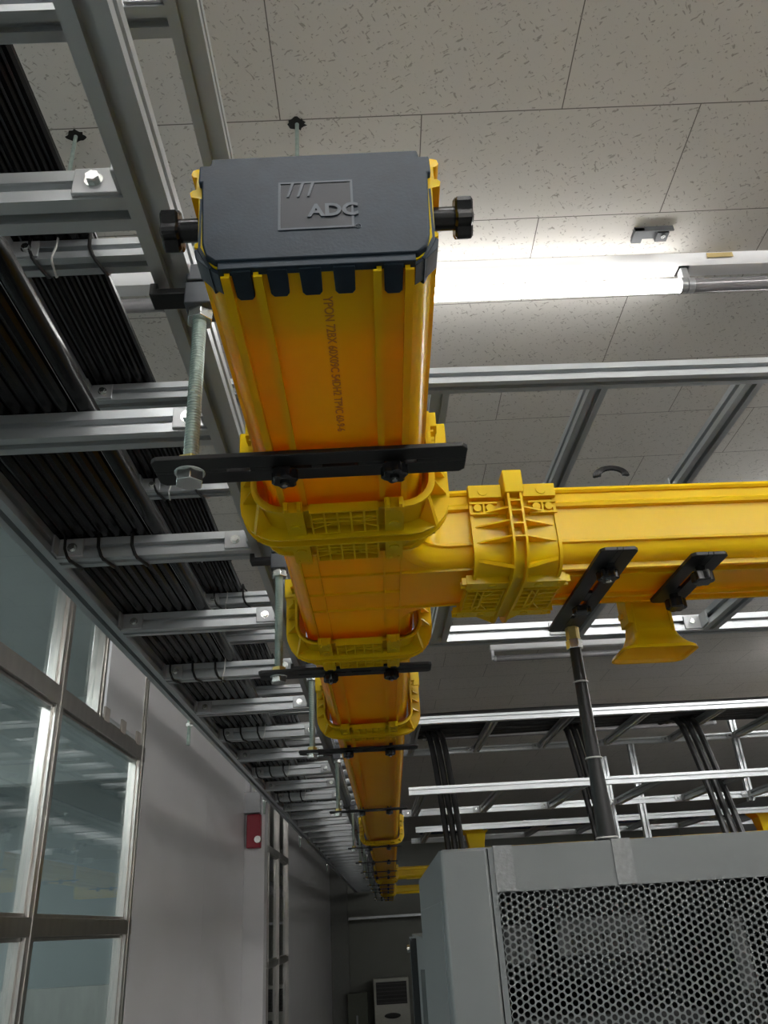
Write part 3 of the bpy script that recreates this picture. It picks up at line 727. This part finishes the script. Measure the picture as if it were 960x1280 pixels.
# ------------------------------------------------------------------ room shell
XW = -1.1; YB = -3.0; YF = 18.0; XR = 6.2
struct('ceiling', MB().bb(XW - .1, XR, YB, YF, CE, CE + .04), CEIL)
struct('floor', MB().bb(-4.2, XR, YB, YF, FLOOR - .05, FLOOR), FLOORM)
struct('wall_right', MB().bb(XR, XR + .1, YB, YF, FLOOR, CE), PANEL)
struct('wall_rear', MB().bb(-4.2, XR, YB - .1, YB, FLOOR, CE), PANEL)
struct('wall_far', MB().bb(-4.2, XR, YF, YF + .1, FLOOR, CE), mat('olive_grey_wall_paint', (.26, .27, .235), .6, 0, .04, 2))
def wpanel(mb, y0, y1, z0=FLOOR, z1=CE, t=.05): return mb.bb(XW - t, XW, y0, y1, z0, z1)
w = MB()
edges = [3.86, 5.0, 6.25]
struct('wall_left', wpanel(wpanel(wpanel(MB(), 3.86, 5.33), 5.333, 6.82), 10.0, YF), PANEL)
struct('trim_1', MB().bb(XW - .02, XW + .16, 6.83, 7.0, FLOOR, CE), PANEL, bevel=.003)          # projecting column
struct('trim_2', MB().bb(XW - .02, XW + .33, 17.3, 17.45, FLOOR, CE), mat('grey_column_paint', (.2, .205, .19), .6), bevel=.003)
def window(n, ys, zbars, y_lo, y_hi, extra=()):
    """framed glazing in the left wall: posts at ys, transoms at zbars"""
    r = bpy.data.objects.new('window_%d' % n, None); C.objects.link(r); r['kind'] = 'structure'; r.location = (XW, y_lo, FLOOR)
    m = MB(); f = .045
    def B(y0, y1, z0, z1, x0=-.05, x1=.0): m.bb(x0, x1, y0 - y_lo, y1 - y_lo, z0 - FLOOR, z1 - FLOOR)
    for y in ys:
        B(y - .032, y + .032, FLOOR, CE); B(y - .045, y - .032, FLOOR, CE, -.045, -.012); B(y + .032, y + .045, FLOOR, CE, -.045, -.012)
        B(y - .006, y + .006, FLOOR, CE, 0, .004)
    for (z, h) in zbars:
        B(y_lo, y_hi, z - h / 2, z + h / 2, -.05, .002); B(y_lo, y_hi, z + h / 2, z + h / 2 + .012, -.045, -.012); B(y_lo, y_hi, z - h / 2 - .012, z - h / 2, -.045, -.012)
    m.build('window_frame', FRAME, r, bevel=.0015)
    yy = sorted(set([y_lo] + list(ys) + [y_hi])); zz = [FLOOR] + [z for z, h in zbars] + [CE]
    for a, b_ in zip(yy, yy[1:]):
        if b_ - a < .1: continue
        for c_, d_ in zip(zz, zz[1:]):
            if (a, c_) in extra: continue
            MB().bb(-.032, -.026, a - y_lo + .02, b_ - y_lo - .02, c_ - FLOOR + .02, d_ - FLOOR - .02).build('pane', GLASS, r)
    return r
zb = [(-1.95, .1), (.058, .055), (.775, .065)]
window(1, [-2.9, -1.9, -.9, .1, 1.05, 1.9, 2.78, 3.82], zb, YB, 3.86, extra={(2.78, .775)})
window(2, [7.05, 8.3, 9.1, 9.95], [(-1.95, .1), (-.25, .05), (.72, .06)], 7.0, 10.0)
# upper part of the last bay: narrow glass + white panel
wp = bpy.data.objects.new('window_3', None); C.objects.link(wp); wp['kind'] = 'structure'; wp.location = (XW, 2.8, .80)
MB().bb(-.032, -.026, .02, .36, 0, .75).build('pane', GLASS, wp)
MB().bb(-.05, .0, .36, .42, 0, .75).bb(-.045, .004, .385, .392, 0, .75).build('window_frame', FRAME, wp, bevel=.0015)
MB().bb(-.045, -.004, .46, .99, .03, .75).build('blank_panel', PANEL, wp)
for k, y in enumerate((.47, .70, .93)): MB().bb(-.004, .004, y - .03, y + .03, .0, .055).build('panel_clip', mat('brown_grey_tape_%d' % k, (.42, .38, .34), .6), wp)
# room beyond the glass
struct('wall_beyond_glass', MB().bb(-4.25, -4.2, YB, YF, FLOOR, 1.6), OFFW)
struct('wall_office_end', MB().bb(-4.2, XW - .05, 6.3, 6.35, FLOOR, 1.6), OFFW)
struct('ceiling_office', MB().bb(-4.2, XW - .1, YB, YF, 1.50, 1.54), OFFC)
struct('trim_3', MB().bb(-4.2, XW - .3, 5.4, 5.5, .95, 1.5), OFFC)
struct('trim_4', MB().bb(-3.35, -3.25, 4.9, 5.0, FLOOR, 1.5), mat('pale_office_post', (.55, .56, .55), .5))
struct('trim_5', MB().bb(-4.2, XW - .3, 5.6, 5.7, -.42, -.22), FRAME)
struct('trim_6', MB().bb(-2.55, -2.47, 5.0, 5.08, FLOOR, .05), FRAME)
for k, (x, y, z, lab) in enumerate(((-2.6, 5.2, .60, 'small bright spot behind the window glass, right one'), (-2.9, 4.5, .55, 'small bright spot behind the window glass, left one'))):
    t = thing('bright_spot', lab, 'lamp', (x, y, 1.50)); MB().cyl((0, 0, 0), (0, 0, z - 1.50 + .04), .006, 8).build('stem', GREYP, t); MB().cyl((0, 0, z - 1.5 - .02), (0, 0, z - 1.5 + .04), .05, 18, .03).build('spot_cone', SPOT, t)  # glowing cone on a stem, added for a bright spot at the glass
for k in range(2):
    t = thing('office_light', '%s lit ceiling panel in the room behind the glass' % ['near', 'far'][k], 'ceiling light', (-2.6, -.5 + 3.2 * k, 1.50))
    MB().bb(-.3, .3, -.6, .6, -.03, 0).build('housing', PANEL, t); MB().bb(-.27, .27, -.57, .57, -.034, -.03).build('diffuser', emis('office_panel_glow_%d' % k, (.95, .98, 1.), 15.), t)

# alarm on the column
al = thing('alarm_beacon', 'red alarm box with a round lens hung on the wall column', 'alarm', (XW + .08, 6.80, .60))
MB().bb(-.055, .055, -.05, .03, 0, .25).build('housing', RED, al, bevel=.008)
MB().cyl((.035, -.05, .06), (.035, -.068, .06), .032, 20, .026).build('lens', ZINC, al)
MB().bb(-.09, .05, -.05, .03, .26, .42).cyl((-.02, -.01, .42), (-.02, -.01, .94), .02, 10).build('junction_box', GREYP, al, bevel=.004)
# short rods poking below the outer rail
for i, (y, l_) in enumerate(((2.62, .05), (4.4, .05), (6.3, .05), (9.2, .06))):
    t = thing('rod_stub', '%s short rod end hanging below the outer ladder rail' % ORD[i], 'rod end', (-.610, y, .64), 0, 'rod ends under the outer rail')
    MB().cyl((0, 0, 0), (0, 0, -.04 - l_), .006, 8).build('rod', ZROD, t); MB().cyl((0, 0, -.021), (0, 0, -.031), .012, 6).build('nut', ZINC, t)

# floor-standing air conditioner
ac = thing('air_conditioner', 'beige floor-standing air conditioner with dark louvre at the end of the corridor', 'air conditioner', (0.005, 17.3, FLOOR))
HA = -FLOOR - .86
MB().bb(-.33, .33, 0, .35, 0, HA).build('cabinet', BEIGE, ac, bevel=.012)
g = MB().bb(-.285, .285, -.004, .004, HA - .42, HA - .06); g.build('louvre', DARK, ac)
s_ = MB()
for k in range(6): s_.bb(-.28, .28, -.012, -.004, HA - .40 + k * .06, HA - .388 + k * .06)
s_.build('louvre_blade', mat('louvre_plastic', (.06, .06, .055), .4), ac)
MB().loft([[(.15 * k * math.cos(a * PI / 16), yy, HA - .60 + .045 * k * math.sin(a * PI / 16)) for a in range(32)] for k, yy in ((1, 0), (1, -.008), (.8, -.012))]).build('display', DARK, ac)
# low cabinet in the left corner of the corridor
t = thing('low_cabinet', 'low dark green-grey cabinet left of the air conditioner', 'cabinet', (-.62, 17.0, FLOOR))
MB().bb(-.18, .18, 0, .25, 0, 1.05).build('body', mat('green_grey_paint', (.10, .11, .08), .5), t, bevel=.005)
MB().bb(-.03, .0, -.02, 0, .4, .7).build('handle', GREYP, t)

# ------------------------------------------------------------------ lift everything so that the floor is z = 0
for o in bpy.data.objects:
    if o.parent is None: o.location.z -= FLOOR

# ------------------------------------------------------------------ camera, world, colour
Zv = Vector((360 - 480, 640 + 1290, -1000)).normalized(); Yv = Vector((485 - 480, 640 - 1161, -1000)); Yv = (Yv - Zv * Yv.dot(Zv)).normalized(); Xv = Yv.cross(Zv)
cam = bpy.data.cameras.new('camera'); co = bpy.data.objects.new('camera', cam); C.objects.link(co)
M3 = Matrix((Xv, Yv, Zv)); co.matrix_world = Matrix.Translation((0, 0, -FLOOR)) @ M3.to_4x4()
cam.sensor_fit = 'VERTICAL'; cam.sensor_height = 36; cam.lens = 1000 / 1280 * 36; cam.clip_start = .02; cam.clip_end = 100
bpy.context.scene.camera = co
wd = bpy.data.worlds.new('world'); bpy.context.scene.world = wd; wd.use_nodes = True; wd.node_tree.nodes['Background'].inputs[0].default_value = (.5, .55, .6, 1); wd.node_tree.nodes['Background'].inputs[1].default_value = .02
vs = bpy.context.scene.view_settings; vs.view_transform = 'Standard'; vs.look = 'None'; vs.gamma = 1; vs.exposure = 1.08; vs.use_curve_mapping = False
